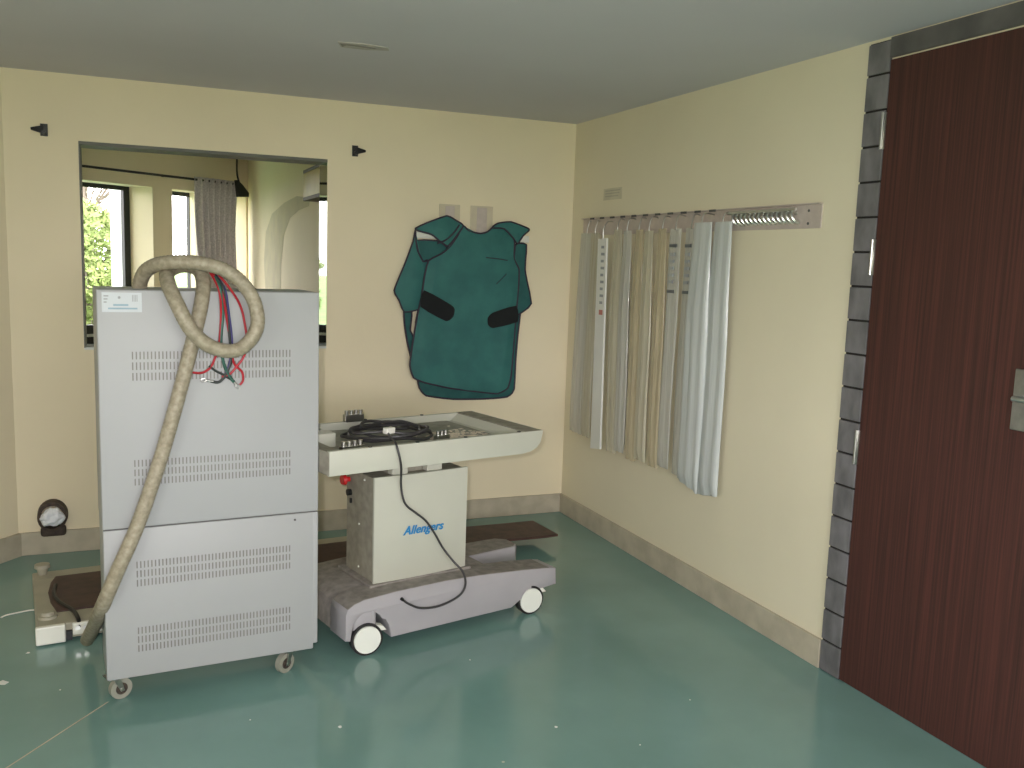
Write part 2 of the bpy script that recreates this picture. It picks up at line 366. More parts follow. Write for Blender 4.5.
# ------------------------------------------------------------------ outside
struct('terrain', MB().box((-60, -50, -.6), (60, 90, -.13)), M['grass'])
ea, eb = hit((111, 250), (0, 1, 0), 14.2), hit((125.5, 250), (0, 1, 0), 14.2)
struct('exterior_pillar', MB().box((ea.x, 14.2, -.13), (eb.x, 14.6, 5.2)), M['exwhite'])
def bush(name, c, r, h, n, m, label, trunk=True, cat='tree'):
    t = thing(name, label, cat, (c[0], c[1], -.13), 0, None)
    mb = MB()
    for _ in range(n):
        th = random.uniform(0, 2 * PI); ph = math.acos(random.uniform(-1, 1)); rr = random.uniform(.55, 1) ** .5
        p = Vector((math.cos(th) * math.sin(ph) * r * rr, math.sin(th) * math.sin(ph) * r * rr, h * .55 + math.cos(ph) * h * .45 * rr))
        p += noise.noise_vector(p * 1.3) * .5
        a = Vector((random.gauss(0, 1), random.gauss(0, 1), random.gauss(0, 1))).normalized(); b = a.orthogonal().normalized(); s = random.uniform(.035, .085)
        vs = [mb.bm.verts.new(p + a * s), mb.bm.verts.new(p + b * s * .5), mb.bm.verts.new(p - a * s), mb.bm.verts.new(p - b * s * .5)]
        mb.bm.faces.new(vs)
    mb.build('foliage', m, t)
    tr = MB().tube([(0, 0, 0), (.05, 0, h * .3), (-.05, .05, h * .6)], .09, 8)
    for k in range(6):
        a = k * 1.05; tr.tube([(0, 0, h * .25), (math.cos(a) * r * .3, math.sin(a) * r * .3, h * .45), (math.cos(a) * r * .7, math.sin(a) * r * .7, h * .75)], .03, 6)
    tr.build('trunk', M['bark'], t, smooth=True)
    return t
bush('bushy_tree', (-.75, 18.2), 1.35, 2.5, 12000, M['leaf'], 'bright green bushy tree outside the left far window')
bush('bushy_tree', (3.0, 20.5), 1.35, 2.1, 6000, M['leaf2'], 'green shrubby tree outside the narrow far window')
def bare(c, h, label):
    t = thing('bare_tree', label, 'tree', (c[0], c[1], -.13))
    mb = MB().tube([(0, 0, 0), (.1, 0, h * .3), (-.05, 0, h * .65), (.05, 0, h)], .06, 6)
    for k in range(46):
        z = h * random.uniform(.3, .95); a = random.uniform(0, 2 * PI); l = (1.15 - z / h) * h * random.uniform(.2, .5)
        d = Vector((math.cos(a) * .6, math.sin(a) * .6, .8)); p = Vector((0, 0, z)); q = p + d * l
        mb.tube([p, p + d * l * .5 + Vector((0, 0, .05)), q], .018, 4, 3)
        for _ in range(3):
            d2 = (d + Vector((random.uniform(-1, 1), random.uniform(-1, 1), random.uniform(-.2, .8)))) * .3
            mid = p.lerp(q, random.uniform(.3, .9)); mb.tube([mid, mid + d2 * l * .5, mid + d2 * l], .009, 3, 2)
    mb.build('trunk', M['bark'], t)
bare((-.8, 22), 5.2, 'leafless grey tree against the sky beyond the left far window')
bare((3.2, 24), 5.2, 'leafless grey tree against the sky beyond the narrow far window')

# ------------------------------------------------------------------ wall hooks of the old pelmet
def clamp(px, sgn, label):
    p = onback(px); t = thing('pelmet_bracket', label, 'bracket', (p.x, D, p.z), 0, 'black brackets above the opening')
    MB().box((-.018, -.006, -.032), (.018, 0, .032), .002).build('wall_plate', M['black'], t)
    a = MB().prism([(.0, -.03, .022), (sgn * .062, -.02, .008), (sgn * .062, -.02, -.004), (.0, -.03, -.022)], (0, .022, 0), .002)
    a.cyl((0, -.05, -.014), (0, -.004, -.014), .012, n=14); a.build('arm', M['black'], t)
clamp((44, 130), -1, 'black bracket on the back wall, left of the opening')
clamp((355, 151), 1, 'black bracket on the back wall, right of the opening')

# ------------------------------------------------------------------ pipe stub with plastic bag, low on the back wall
p = onback((53, 514))
ps = thing('pipe_stub', 'rusty brown wall pipe collar stuffed with pale blue plastic', 'pipe', (p.x, D, p.z))
mb = MB(); n = 28
for (r_a, r_b, ya, yb) in ((.078, .074, 0, -.07), (.074, .058, -.07, -.075), (.058, .056, -.075, -.012)):
    A = [mb.bm.verts.new((math.cos(2 * PI * k / n) * r_a, ya, math.sin(2 * PI * k / n) * r_a * 1.12)) for k in range(n)]
    B = [mb.bm.verts.new((math.cos(2 * PI * k / n) * r_b, yb, math.sin(2 * PI * k / n) * r_b * 1.12)) for k in range(n)]
    for k in range(n): mb.bm.faces.new((A[k], A[(k + 1) % n], B[(k + 1) % n], B[k]))
mb.build('collar', M['ring'], ps, smooth=True)
MB().box((-.062, -.05, -.118), (.066, 0, -.058), .018, 3).build('collar_foot', M['ring'], ps)
mb = MB(); bmesh.ops.create_icosphere(mb.bm, subdivisions=4, radius=.062, matrix=Matrix.Translation((.0, -.085, .008)) @ Matrix.Diagonal((1, .5, .82, 1)))
for v in mb.bm.verts:
    v.co.x *= 1.0 + .25 * (-v.co.z / .06); v.co += v.normal * (noise.noise(v.co * 45) * .016)
mb.build('plastic_bag', M['bag'], ps, smooth=True)

# faint sticker on the right wall and the ceiling remnant
a = onright((604, 190)); b = onright((622, 190))
st = thing('wall_sticker', 'small faded paper notice on the right wall above the rack', 'sticker', (XR, (a.y + b.y) / 2, 2.135))
wd = abs(a.y - b.y) / 2
MB().box((-.0015, -wd, -.035), (0, wd, .035)).build('paper', M['fade'], st)
mb = MB()
for i, z in enumerate((.02, .004, -.013)): mb.box((-.0022, -wd * (.85 - .1 * i), z - .0035), (-.0014, wd * .8, z + .0035))
mb.build('faint_lines', M['fadeprint'], st)
cp = thing('ceiling_mount', 'remains of a small removed fixture on the ceiling', 'ceiling mount', (.965, 4.09, H), -.12)
MB().prism([(-.11, -.04, -.003), (-.09, .05, -.003), (.02, .06, -.003), (.12, .03, -.003), (.11, -.02, -.003), (0, -.05, -.003)], (0, 0, .003)).build('mount_patch', M['patch'], cp)
mb = MB().prism([(-.10, -.03, -.006), (-.085, .03, -.006), (-.07, -.01, -.006), (.0, .0, -.006), (.06, .012, -.006), (.02, -.012, -.006), (-.06, -.03, -.006)], (0, 0, .0025))
mb.build('mount_clip', M['patch_d'], cp)

# ------------------------------------------------------------------ tall white cabinet on castors
cyaw = math.radians(3.9)
A0 = Vector((-.106, 3.55, 0))
cab = thing('equipment_cabinet', 'tall white metal equipment cabinet on castors with rows of vent slots', 'cabinet', A0, cyaw)
CW, CD, zb, zs, zt = .798, .32, .098, .678, 1.558
MB().box((0, 0, zs + .002), (CW, CD, zt), .006, 3).build('upper_panel', M['cab'], cab, smooth=True)
MB().box((0.002, 0.001, zb), (CW - .018, CD, zs - .002), .005, 2).box((CW - .03, 0.002, zb + .022), (CW, CD, zs - .002), .005).build('lower_panel', M['cab'], cab, smooth=True)
MB().box((.004, .006, zs - .004), (CW - .004, CD - .004, zs + .004)).build('seam', M['seam'], cab)
for (z1, z0, keep) in ((1.338, 1.222, .0), (.938, .833, 0), (.552, .446, 0), (.295, .190, 0)):
    mb = MB(); rh = (z1 - z0) / 3
    for r_ in range(3):
        for k in range(45):
            x = .115 + .567 * k / 44; zz = z1 - r_ * rh
            mb.box((x - .0022, -.0008, zz - rh * .80), (x + .0022, .003, zz - .003))
    mb.build('vent_grille', M['slot'], cab)
MB().cyl((CW - .095, -.0015, .652), (CW - .095, .004, .652), .0045, n=12).build('screw', M['seam'], cab)
lb = MB().box((.018, -.001, 1.478), (.15, .002, 1.548)).build('rating_label', M['label'], cab)
mb = MB()
for i in range(3): mb.box((.024, -.0016, 1.533 - i * .011), (.040 - i * .003, -.0008, 1.538 - i * .011))
for i in range(4): mb.box((.118 + i * .005, -.0016, 1.516), (.1205 + i * .005, -.0008, 1.540))
mb.sph((.075, -.001, 1.530), .005, (1, .2, 1), 10, 6)
mb.build('small_print', M['print'], lb)
MB().box((.055, -.0016, 1.500), (.105, -.0008, 1.507)).box((.038, -.0016, 1.488), (.135, -.0008, 1.494)).build('blue_print', M['printb'], lb)
def caster(parent, x, y, r=.041, rot=.5, ztop=.098):
    c = thing('caster', None, None); c.parent = parent; c.location = (x, y, 0); c.rotation_euler = (0, 0, rot)
    MB().box((-.034, -.03, ztop - .006), (.034, .03, ztop)).cyl((0, 0, ztop - .014), (0, 0, ztop - .005), .022, n=18).build('swivel_plate', M['steel'], c)
    fk = MB()
    for s_ in (-1, 1): fk.prism([(-.012, s_ * .017, ztop - .012), (.016, s_ * .017, ztop - .012), (.030, s_ * .017, r - .008), (.016, s_ * .017, r - .010)], (0, .003, 0))
    fk.cyl((.02, -.022, r), (.02, .022, r), .005, n=10); fk.build('fork', M['steel'], c)
    MB().cyl((.02, -.012, r), (.02, .012, r), r, n=28).build('wheel', M['wheel'], c, smooth=True)
    MB().cyl((.02, -.0135, r), (.02, .0135, r), r * .55, n=20).build('hub', M['ring'], c, smooth=True)
for x, y, ro in ((.032, .05, .35), (CW - .11, .05, -2.6), (.05, CD - .05, 1.2), (CW - .06, CD - .05, 2.2)): caster(cab, x, y, rot=ro)

# ------------------------------------------------------------------ conduit hose looping over the cabinet
cn = Vector((-math.sin(cyaw), math.cos(cyaw), 0)); cu_ = Vector((math.cos(cyaw), math.sin(cyaw), 0))
def onface(px, k): return hit(px, cn, cn.dot(A0) - k)
hz = thing('conduit_hose', 'beige flexible conduit looped over the cabinet top with bare coloured wires', 'hose', A0)
path = [((139, 292), -.16), ((141, 280), -.13), ((148, 269), -.08), ((165, 263), -.01), ((198, 263), .035), ((230, 273), .06), ((252, 297), .08), ((257, 327), .09), ((240, 349), .095), ((214, 348), .105), ((192, 331), .115), ((177, 304), .10), ((168, 283), .03), ((168, 272), -.06), ((180, 266), -.11), ((196, 268), -.09), ((203, 280), -.03), ((201, 305), .04), ((190, 352), .045), ((176, 405), .045), ((160, 460), .04), ((138, 524), .04), ((117, 572), .04), ((103, 605), .0)]
pts = [onface(px, k) for px, k in path]
pts += [onface((95, 624), -.22), onz((87, 640), .06)]
world_parent(MB().tube(pts, .0272, 14, 10, ring=.014).build('hose', M['hose'], smooth=True), hz)
def wire(pxs, m, r=.0045, lug=False, k0=.012):
    pp = [onface(p_[:2], p_[2] if len(p_) > 2 else k0) for p_ in pxs]
    o = world_parent(MB().tube(pp, r, 8).build('wire', m, smooth=True), hz)
    if lug:
        d = (pp[-1] - pp[-2]).normalized(); e = pp[-1]
        l = MB().cyl(e - d * .012, e + d * .014, .0055, n=10)
        sd = d.cross(cn).normalized()
        l.tube([e + d * .014 + sd * .0, e + d * .022 + sd * .007, e + d * .034, e + d * .022 - sd * .007], .0022, 6, 6, closed=True)
        l = l.build('terminal_lug', M['steel'], smooth=True); world_parent(l, hz); l.parent = o
wire([(214, 270, -.02), (228, 286, .02), (240, 305), (245, 325), (247, 345), (243, 358), (237, 366), (230, 374), (222, 377)], M['wire_r'])
wire([(212, 272, -.02), (222, 292, .02), (227, 320), (231, 345), (233, 360), (236, 366), (242, 372), (243, 380), (240, 385)], M['wire_r'])
wire([(210, 272, -.02), (219, 290, .02), (221, 315), (219, 345), (215, 358), (210, 368), (201, 373), (190, 372)], M['wire_r'])
wire([(213, 274, -.02), (220, 288, .02), (223, 310), (221, 340), (223, 360), (228, 374), (234, 382)], M['wire_g'], lug=True, r=.006)
wire([(214, 274, -.02), (223, 288, .02), (227, 312), (230, 340), (231, 360), (226, 374), (219, 382), (210, 381)], M['wire_k'], lug=True, r=.0055)
wire([(215, 274, -.02), (225, 290, .02), (229, 315), (232, 342), (230, 362), (226, 373)], M['wire_b'])
wire([(209, 366), (216, 371), (224, 375), (230, 379)], M['wire_k'], r=.0045)

# ------------------------------------------------------------------ mobile unit (column, tray, wheeled base)
Ot = Vector((.906, 3.72, 0)); tang = math.radians(13.24)
tr = thing('mobile_trolley', 'wheeled grey base carrying an off-white column and a long shallow tray', 'medical trolley', Ot, tang)
def arc(cx, cz, r, a0, a1, n=8): return [(cx + r * math.cos(math.radians(a0 + (a1 - a0) * i / n)), cz + r * math.sin(math.radians(a0 + (a1 - a0) * i / n))) for i in range(n + 1)]
top = [(-.095, .195), (-.085, .218), (-.055, .235), (-.01, .247), (.15, .256), (.40, .258), (.60, .250), (.85, .230), (1.0, .215), (1.04, .208)]
prof = top + [(1.045, .125), (.955, .118), (.90, .112), (.845, .095), (.80, .068), (.775, .055), (.125, .052), (.112, .11), (.095, .14)] + arc(.01, .115, .075, 25, 165, 8) + [(-.072, .075), (-.095, .080)]
MB().prism([(u, -.03, z) for u, z in prof], (0, .155, 0), .004).build('base_beam', M['lilac'], tr, smooth=True)
deckt = [(-.093, .19), (-.085, .214), (-.055, .231), (-.01, .243), (.15, .252), (.40, .254), (.60, .246), (.72, .235)]
MB().prism([(u, .124, z) for u, z in deckt] + [(.72, .124, .10), (-.093, .124, .085)], (0, .40, 0), .003).build('deck', M['dust'], tr, smooth=True)
MB().prism([(u, -.027, z + .0012) for u, z in top[1:-1]] + [(1.0, -.027, .205), (.6, -.027, .24), (.2, -.027, .245), (-.08, -.027, .21)], (0, .149, 0)).build('beam_top', M['dust'], tr)
# rear arm
MB().prism([(.70, .30, .10), (1.045, .32, .10), (1.075, .35, .10), (1.08, .44, .10), (1.035, .49, .10), (.70, .50, .10)], (0, 0, .122), .012).build('base_arm', M['lilac'], tr, smooth=True)
MB().prism([(.70, .305, .222), (1.035, .325, .222), (1.065, .355, .222), (1.07, .435, .222), (1.025, .482, .222), (.70, .49, .222)], (0, 0, .0012)).build('arm_top', M['dust'], tr)
def tcaster(x, y, rot, big=True):
    c = thing('castor_wheel', None, None); c.parent = tr; c.location = (x, y, 0); c.rotation_euler = (0, 0, rot)
    r = .071
    MB().cyl((0, -.016, r), (0, .02, r), r, n=40).build('tyre', M['tyre'], c, smooth=True)
    MB().cyl((0, -.024, r), (0, -.010, r), r * .84, r * .86, n=40).build('hub_disc', M['disc'], c, smooth=True)
    fk = MB().box((-.06, -.006, r * 1.45), (.035, .04, r * 2.75), .014, 3)
    fk.cyl((.03, .012, .125), (.03, .012, .19), .018, n=16); fk.build('fork_housing', M['lilac'], c, smooth=True)
    MB().prism([(.035, -.01, .130), (.075, -.01, .118), (.092, -.01, .098), (.060, -.01, .098), (.035, -.01, .112)], (0, .04, 0), .003).build('brake_pedal', M['white'], c)
tcaster(.004, -.022, -.12); tcaster(.892, -.014, -.10); tcaster(.03, .50, .3); tcaster(.90, .46, .1)
# column
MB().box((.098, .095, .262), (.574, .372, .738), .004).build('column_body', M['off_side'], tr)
mb = MB()
for k in range(2): pass
bow = [(.092 + .485 * i / 12, .085 - .010 * math.sin(PI * i / 12)) for i in range(13)]
mb.prism([(x, y, .264) for x, y in bow] + [(.577, .098, .264), (.092, .098, .264)], (0, 0, .482), .0015).build('column_cover', M['off'], tr, smooth=True)
MB().box((.07, .07, .250), (.60, .40, .264), .003).build('column_flange', M['dust'], tr)
MB().box((.20, .16, .735), (.46, .36, .80), .004).build('telescopic_neck', M['off_side'], tr)
for u in (.19, .37): MB().box((u, .105, .742), (u + .08, .15, .81), .004).build('mounting_block', M['off'], tr)
e = MB().cyl((.098, .345, .686), (.076, .345, .686), .012, n=18).cyl((.076, .345, .686), (.060, .345, .686), .026, .022, n=24); e.build('emergency_button', M['red'], tr, smooth=True)
MB().cyl((.098, .33, .628), (.080, .33, .628), .015, n=20).build('push_button', M['black'], tr, smooth=True)
MB().box((.09, .315, .58), (.098, .327, .602), .001).build('rocker_switch', M['black'], tr)
for y, z in ((.24, .50), (.24, .30), (.19, .715)): MB().cyl((.0985, y, z), (.094, y, z), .005, n=10).build('screw', M['white'], tr)
# brand lettering on the column cover
fc = bpy.data.curves.new('brand_lettering', 'FONT'); fc.body = 'Allengers'; fc.size = .056; fc.shear = .32; fc.offset = .0010; fc.extrude = .0006; fc.space_character = 1.04
ft_ = bpy.data.objects.new('brand_lettering', fc); C.objects.link(ft_); bpy.context.view_layer.update()
me = bpy.data.meshes.new_from_object(ft_.evaluated_get(bpy.context.evaluated_depsgraph_get())); bpy.data.objects.remove(ft_)
bl = bpy.data.objects.new('brand_lettering', me); C.objects.link(bl); me.materials.clear(); me.materials.append(M['blue'])
xs = [v.co.x for v in me.vertices]; wdt = max(xs) - min(xs)
me.transform(Matrix.Translation((.233, .0718, .470)) @ Matrix.Rotation(PI / 2, 4, 'X') @ Matrix.Diagonal((.212 / wdt, 1, 1, 1))); bl.parent = tr
b2 = bmesh.new(); b2.from_mesh(me); b2.from_mesh(me)
for v in list(b2.verts)[len(me.vertices):]: v.co += Vector((.0022, .0002, 0))
b2.to_mesh(me); b2.free()
# tray
z0, z1 = .803, .908; vf, vb = -.02, .60; ul, ur = -.18, .935; zf = .872
side = [(ul + .01, z1), (ur, z1), (ur, z1 - .012), (ur - .012, z0 + .048), (ur - .035, z0 + .022), (ur - .07, z0 + .007), (ur - .12, z0), (ul + .01, z0)]
mb = MB().prism([(u, vf, z) for u, z in side], (0, .028, 0), .003).prism([(u, vb - .022, z) for u, z in side], (0, .022, 0), .003)
mb.build('tray_side', M['off'], tr, smooth=True)
under = [(ul + .02, zf - .006), (.76, zf - .006), (.79, zf), (.83, z1 - .004), (ur - .001, z1 - .004), (ur - .003, z1 - .015), (ur - .015, z0 + .05), (ur - .037, z0 + .025), (ur - .072, z0 + .010), (ur - .12, z0 + .003), (ul + .02, z0 + .003)]
MB().prism([(u, vf + .027, z) for u, z in under], (0, vb - vf - .048, 0)).build('tray_shell', M['off'], tr)
MB().box((ul + .05, vf + .027, zf - .006), (.762, vb - .021, zf)).build('tray_floor', M['tray_in'], tr)
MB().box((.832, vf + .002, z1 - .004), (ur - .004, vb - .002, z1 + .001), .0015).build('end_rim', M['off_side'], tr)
MB().prism([(ul - .014, vf + .05, z0 + .012), (ul + .010, vf + .003, z0), (ul + .07, vf + .003, z0), (ul + .07, vb, z0), (ul + .05, vb, z0), (ul + .035, vb - .06, z0 + .012)], (0, 0, z1 - z0 - .006), .004).build('tray_end', M['off_side'], tr)
MB().box((-.13, .22, zf), (-.03, .30, zf + .062), .003).build('tray_divider', M['off'], tr)
for u, v in ((.02, -.008), (.25, -.008), (.50, -.008), (.80, -.008), (.30, .59), (.62, .59), (.0, .59)):
    MB().cyl((u, v, z1 - .001), (u, v, z1 + .004), .009, n=14).build('rim_bolt', M['black'], tr)
MB().cyl((.835, .42, .878), (.815, .42, .874), .014, n=16).build('cable_grommet', M['black'], tr, smooth=True)
def TW(u, v, z): return Matrix.Translation(Ot) @ Matrix.Rotation(tang, 4, 'Z') @ Vector((u, v, z))
# flaky rubbish on the tray
mb = MB()
for _ in range(170):
    u, v = random.gauss(.58, .09), random.gauss(.17, .09)
    if not (.35 < u < .78 and .02 < v < .5): continue
    s_ = random.uniform(.006, .016); p = TW(u, v, zf + .001)
    mb.box((-s_, -s_ * .7, 0), (s_, s_ * .7, .002), mx=Matrix.Translation(p) @ Matrix.Rotation(random.uniform(0, 3), 4, 'Z') @ Matrix.Rotation(random.uniform(-.2, .2), 4, 'X'))
tag(mb.build('debris', mat('paint_flakes', (226, 214, 196), .8)), 'pale flaky debris scattered on the tray floor', 'debris', kind='stuff')
mb = MB()
for _ in range(60):
    u, v = random.uniform(.62, 1.0), random.uniform(0, .1)
    s_ = random.uniform(.002, .007); p = TW(u, v, .262 - .05 * max(0, (u - .4)) / .64 - .005)
    p = TW(u, v, .2465 - .1 * max(0, u - .62) + .001)
    mb.box((-s_, -s_ * .7, 0), (s_, s_ * .7, .002), mx=Matrix.Translation(p) @ Matrix.Rotation(random.uniform(0, 3), 4, 'Z'))
tag(mb.build('dust', mat('pale_dust', (206, 202, 190), .9)), 'pale dust flecks on the wheeled base beside the column', 'dust', kind='stuff')
# metal connector blocks on the tray
def block(u, v, z, rot, n, label, w_=.10):
    p = TW(u, v, z); b = thing('terminal_block', label, 'terminal block', p, tang + rot, 'metal terminal blocks on the tray')
    MB().box((-w_ / 2, -.016, 0), (w_ / 2, .016, .036), .002).build('block_body', M['steel'], b)
    for i in range(n):
        x = -w_ / 2 + w_ * (i + .5) / n
        MB().cyl((x, 0, .034), (x, 0, .056), .010, n=12).build('clamp_screw', M['steel'], b, smooth=True)
block(.235, .588, z1 - .002, .0, 4, 'steel terminal block behind the coiled black cord', .10)
block(-.03, .06, zf, .1, 4, 'steel terminal block in front of the coiled cord, near the tray corner', .11)
block(-.02, .50, zf, .0, 3, 'steel terminal block at the back of the tray, next to the cabinet edge', .08)
block(.44, .10, zf, .3, 3, 'steel terminal block at the right end of the coiled cord', .08)
# black cord coiled on the tray and hanging down the front
cd_ = thing('power_cord', 'black cord coiled on the tray and trailing down the column front', 'cord', TW(.2, .2, z1))
pts = []
cx_, cy_ = .285, .31
for i in range(60):
    a = i / 60 * 2 * PI * 4.5; rr = 1 + .10 * math.sin(i * 1.25) - .05 * (i / 60 * 4.5)
    pts.append(TW(cx_ + .205 * rr * math.cos(a) + .012 * math.sin(i * .9), cy_ + .175 * rr * math.sin(a) + .012 * math.cos(i * 1.3), zf + .010 + .008 * (i / 11) + .006 * math.sin(i * 2.1)))
world_parent(MB().tube(pts, .0070, 8, 5).build('coil', M['cord'], smooth=True), cd_)
hp_ = [TW(.20, .18, zf + .06), TW(.165, .08, z1 + .012), TW(.142, .0, z1 + .010), TW(.137, -.032, z1 - .01)]
for q in ((401, 465), (401, 484), (403, 498), (407, 506), (416, 513), (426, 521), (435, 534), (443, 548), (454, 562), (463, 572), (465.5, 584), (461, 594), (449, 602), (435, 607), (420, 608), (409, 604), (403, 600)):
    vd = -.034 if q[1] < 470 else .02 if 484 > q[1] else .055 if q[1] < 560 else .03 if q[1] < 566 else -.01 if q[1] < 575 else -.045
    n_ = Vector((-math.sin(tang), math.cos(tang), 0)); hp_.append(hit(q, n_, n_.dot(Ot) + vd))
world_parent(MB().tube(hp_, .0052, 8, 6).build('lead', M['cord'], smooth=True), cd_)
world_parent(MB().box((-.026, -.016, 0), (.026, .016, .028), .005, 3, mx=Matrix.Translation(TW(.20, .16, zf + .05)) @ Matrix.Rotation(tang + .3, 4, 'Z')).build('plug', M['white'], smooth=True), cd_)
world_parent(MB().cyl(hp_[-1], hp_[-1] + Vector((-.008, -.002, .008)), .0075, n=10).build('cord_tip', M['black']), cd_)

# ------------------------------------------------------------------ low platform on the floor behind
pf = thing('floor_platform', 'low beige framed floor platform with a dark brown top, behind the cabinet', 'platform', (-.395, 4.225, 0), math.radians(6))
PW, PD, ph = 1.65, .75, .082
fr_ = MB().box((0, 0, .012), (PW, .15, ph), .006).box((0, PD - .11, .012), (PW, PD, ph), .006).box((0, .15, .012), (.10, PD - .11, ph), .006).box((PW - .03, .15, .012), (PW, PD - .11, ph), .006)
fr_.build('platform_frame', M['beige'], pf)
MB().prism([(.085, .15, .03), (PW - .03, .15, .03), (PW - .03, PD - .11, .03), (.10, PD - .11, .03), (.075, PD - .20, .03), (.06, .42, .03), (.065, .28, .03)], (0, 0, .058), .004).build('top_board', M['brown'], pf)
MB().box((-.004, -.028, .006), (.112, .0, .086), .006).build('front_cover', M['white'], pf)
mb = MB().box((.14, -.022, .03), (.31, .0, .083), .005); mb.build('connector_strip', M['white'], pf)
mb = MB()
for k in range(5): mb.cyl((.16 + k * .032, -.028, .062), (.16 + k * .032, -.018, .062), .011, n=12)
mb.build('connector_socket', M['chrome'], pf)
MB().box((.114, -.02, .01), (.138, .0, .05)).build('gap_block', M['black'], pf)
MB().cyl((.048, .10, ph), (.048, .10, ph + .012), .040, .038, n=28).cyl((.048, .10, ph + .012), (.048, .10, ph + .028), .03, .026, n=24).build('levelling_knob', M['beige'], pf, smooth=True)
MB().cyl((.045, PD - .04, ph), (.045, PD - .04, ph + .035), .020, .026, n=20).cyl((.045, PD - .04, ph + .035), (.045, PD - .04, ph + .052), .036, .034, n=24).build('levelling_knob', M['beige'], pf, smooth=True)
MB().tube([(.095, .50, ph + .008), (.085, .38, ph + .008), (.10, .26, ph + .008), (.15, .12, ph + .008), (.165, .01, ph + .006), (.165, -.02, .06)], .009, 8).build('strap', M['black'], pf, smooth=True)
for x, y in ((.05, .06), (PW - .05, .06), (.05, PD - .06), (PW - .05, PD - .06)): MB().cyl((x, y, 0), (x, y, .014), .02, n=16).build('foot', M['black'], pf)
# brown board at the right
bd = thing('brown_board', 'dark brown flat board lying low on the floor right of the trolley', 'board', (1.36, 4.80, 0))
q0 = [onz(p_, .085) for p_ in ((558, 534), (533, 520.5))]
brd = [Vector((1.30, 4.78, .07)), Vector((2.02, 4.80, .07)), Vector((q0[0].x - .08, q0[0].y - .01, .07)), Vector((q0[0].x, q0[0].y, .07)), Vector((q0[1].x, q0[1].y, .07)), Vector((1.30, 5.10, .07))]
world_parent(MB().prism(brd, (0, 0, .015), .002).build('board_top', M['brown']), bd)
for x, y in ((1.42, 4.9), (2.0, 4.98), (1.42, 5.05)): world_parent(MB().box((x - .03, y - .03, 0), (x + .03, y + .03, .07), .004).build('runner', M['brown']), bd)
a, b = onz((8, 767)), onz((108, 702)); d_ = (a - b).normalized()
struct('trim_20', MB().prism([b + Vector((.003, 0, 0)), b - Vector((.003, 0, 0)), b + d_ * 1.4 - Vector((.003, 0, 0)), b + d_ * 1.4 + Vector((.003, 0, 0))], (0, 0, .0012)), M['base'])
mb = MB(); rnd = random.Random(5)
spots = [(28, 653, 5), (3, 683, 14), (340, 727, 5), (556, 727, 5), (60, 690, 2), (470, 660, 2), (690, 700, 2), (545, 512, 5), (250, 720, 2), (640, 745, 2)]
for x, y, r_ in spots:
    p = onz((x, y)); r_ *= .0016; n = 7
    mb.prism([p + Vector((math.cos(k / n * 6.28) * r_ * rnd.uniform(.6, 1.2), math.sin(k / n * 6.28) * r_ * rnd.uniform(.6, 1.2), 0)) for k in range(n)], (0, 0, .0012))
tag(mb.build('flecks', M['exwhite']), 'scattered pale paint flecks on the green floor', 'paint flecks', kind='stuff')
# thin white wire on the floor at left
tag(MB().tube([(-.572, 4.60, .004), (-.55, 4.625, .004), (-.51, 4.64, .004), (-.46, 4.65, .006), (-.425, 4.64, .008)], .0035, 6).build('floor_wire', M['white'], smooth=True), 'thin white wire on the floor left of the low platform', 'wire')

# ------------------------------------------------------------------ lead apron on its hangers
def ap(q, off): return onback((370 + q[0] / 3.49, 190 + q[1] / 3.49), off)
def smoothpoly(qs, sub=3):
    out = []; n = len(qs)
    for i in range(n):
        p0, p1, p2, p3 = [Vector((*qs[(i + d) % n], 0)) for d in (-1, 0, 1, 2)]
        for k in range(sub):
            t = k / sub; v = .5 * ((2 * p1) + (p2 - p0) * t + (2 * p0 - 5 * p1 + 4 * p2 - p3) * t * t + (3 * p1 - p0 - 3 * p2 + p3) * t ** 3)
            c_ = p1.lerp(p2, t); v = c_.lerp(v, .5); out.append((v.x, v.y))
    return out
apn = thing('lead_apron', 'dark teal lead apron with plum piping hung on the back wall', 'apron', (1.95, D, 1.4))
def cloth(name, qs, off, th, m, bulge=.01, pipe=True, sub=3, parent=None, piper=.0055):
    P = smoothpoly(qs, sub) if sub > 1 else qs
    mb = MB(); pts = [ap(q, off) for q in P]
    # filled, subdivided, softly bulging front with thickness
    vs = [mb.bm.verts.new(p) for p in pts]; f = mb.bm.faces.new(vs)
    bmesh.ops.triangulate(mb.bm, faces=[f]); 
    for _ in range(3): bmesh.ops.subdivide_edges(mb.bm, edges=[e for e in mb.bm.edges if e.calc_length() > .035], cuts=1); bmesh.ops.triangulate(mb.bm, faces=mb.bm.faces[:])
    bd_ = [e for e in mb.bm.edges if e.is_boundary]; bp = [e.verts[0].co.copy() for e in bd_]
    for v in mb.bm.verts:
        if v.is_boundary: continue
        d_ = min((v.co - b).length for b in bp)
        v.co.y -= bulge * min(1, d_ / .06) + .006 * noise.noise(Vector((v.co.x * 9, 0, v.co.z * 4))) * min(1, d_ / .05)
    ret = bmesh.ops.extrude_face_region(mb.bm, geom=mb.bm.faces[:])
    for g in ret['geom']:
        if isinstance(g, bmesh.types.BMVert): g.co.y = max(g.co.y, D - off) + th if False else (D - off + th)
    o = world_parent(mb.build(name, m, smooth=True), apn)
    if parent: o.parent = parent
    if pipe:
        k = world_parent(MB().tube([p + Vector((0, -.001, 0)) for p in pts], piper, 6, 1, closed=True).build('piping', M['piping'], smooth=True), apn); k.parent = o
    return o
back = [(175, 380), (165, 640), (172, 690), (196, 718), (290, 730), (400, 729), (478, 722), (503, 695), (509, 560), (513, 380)]
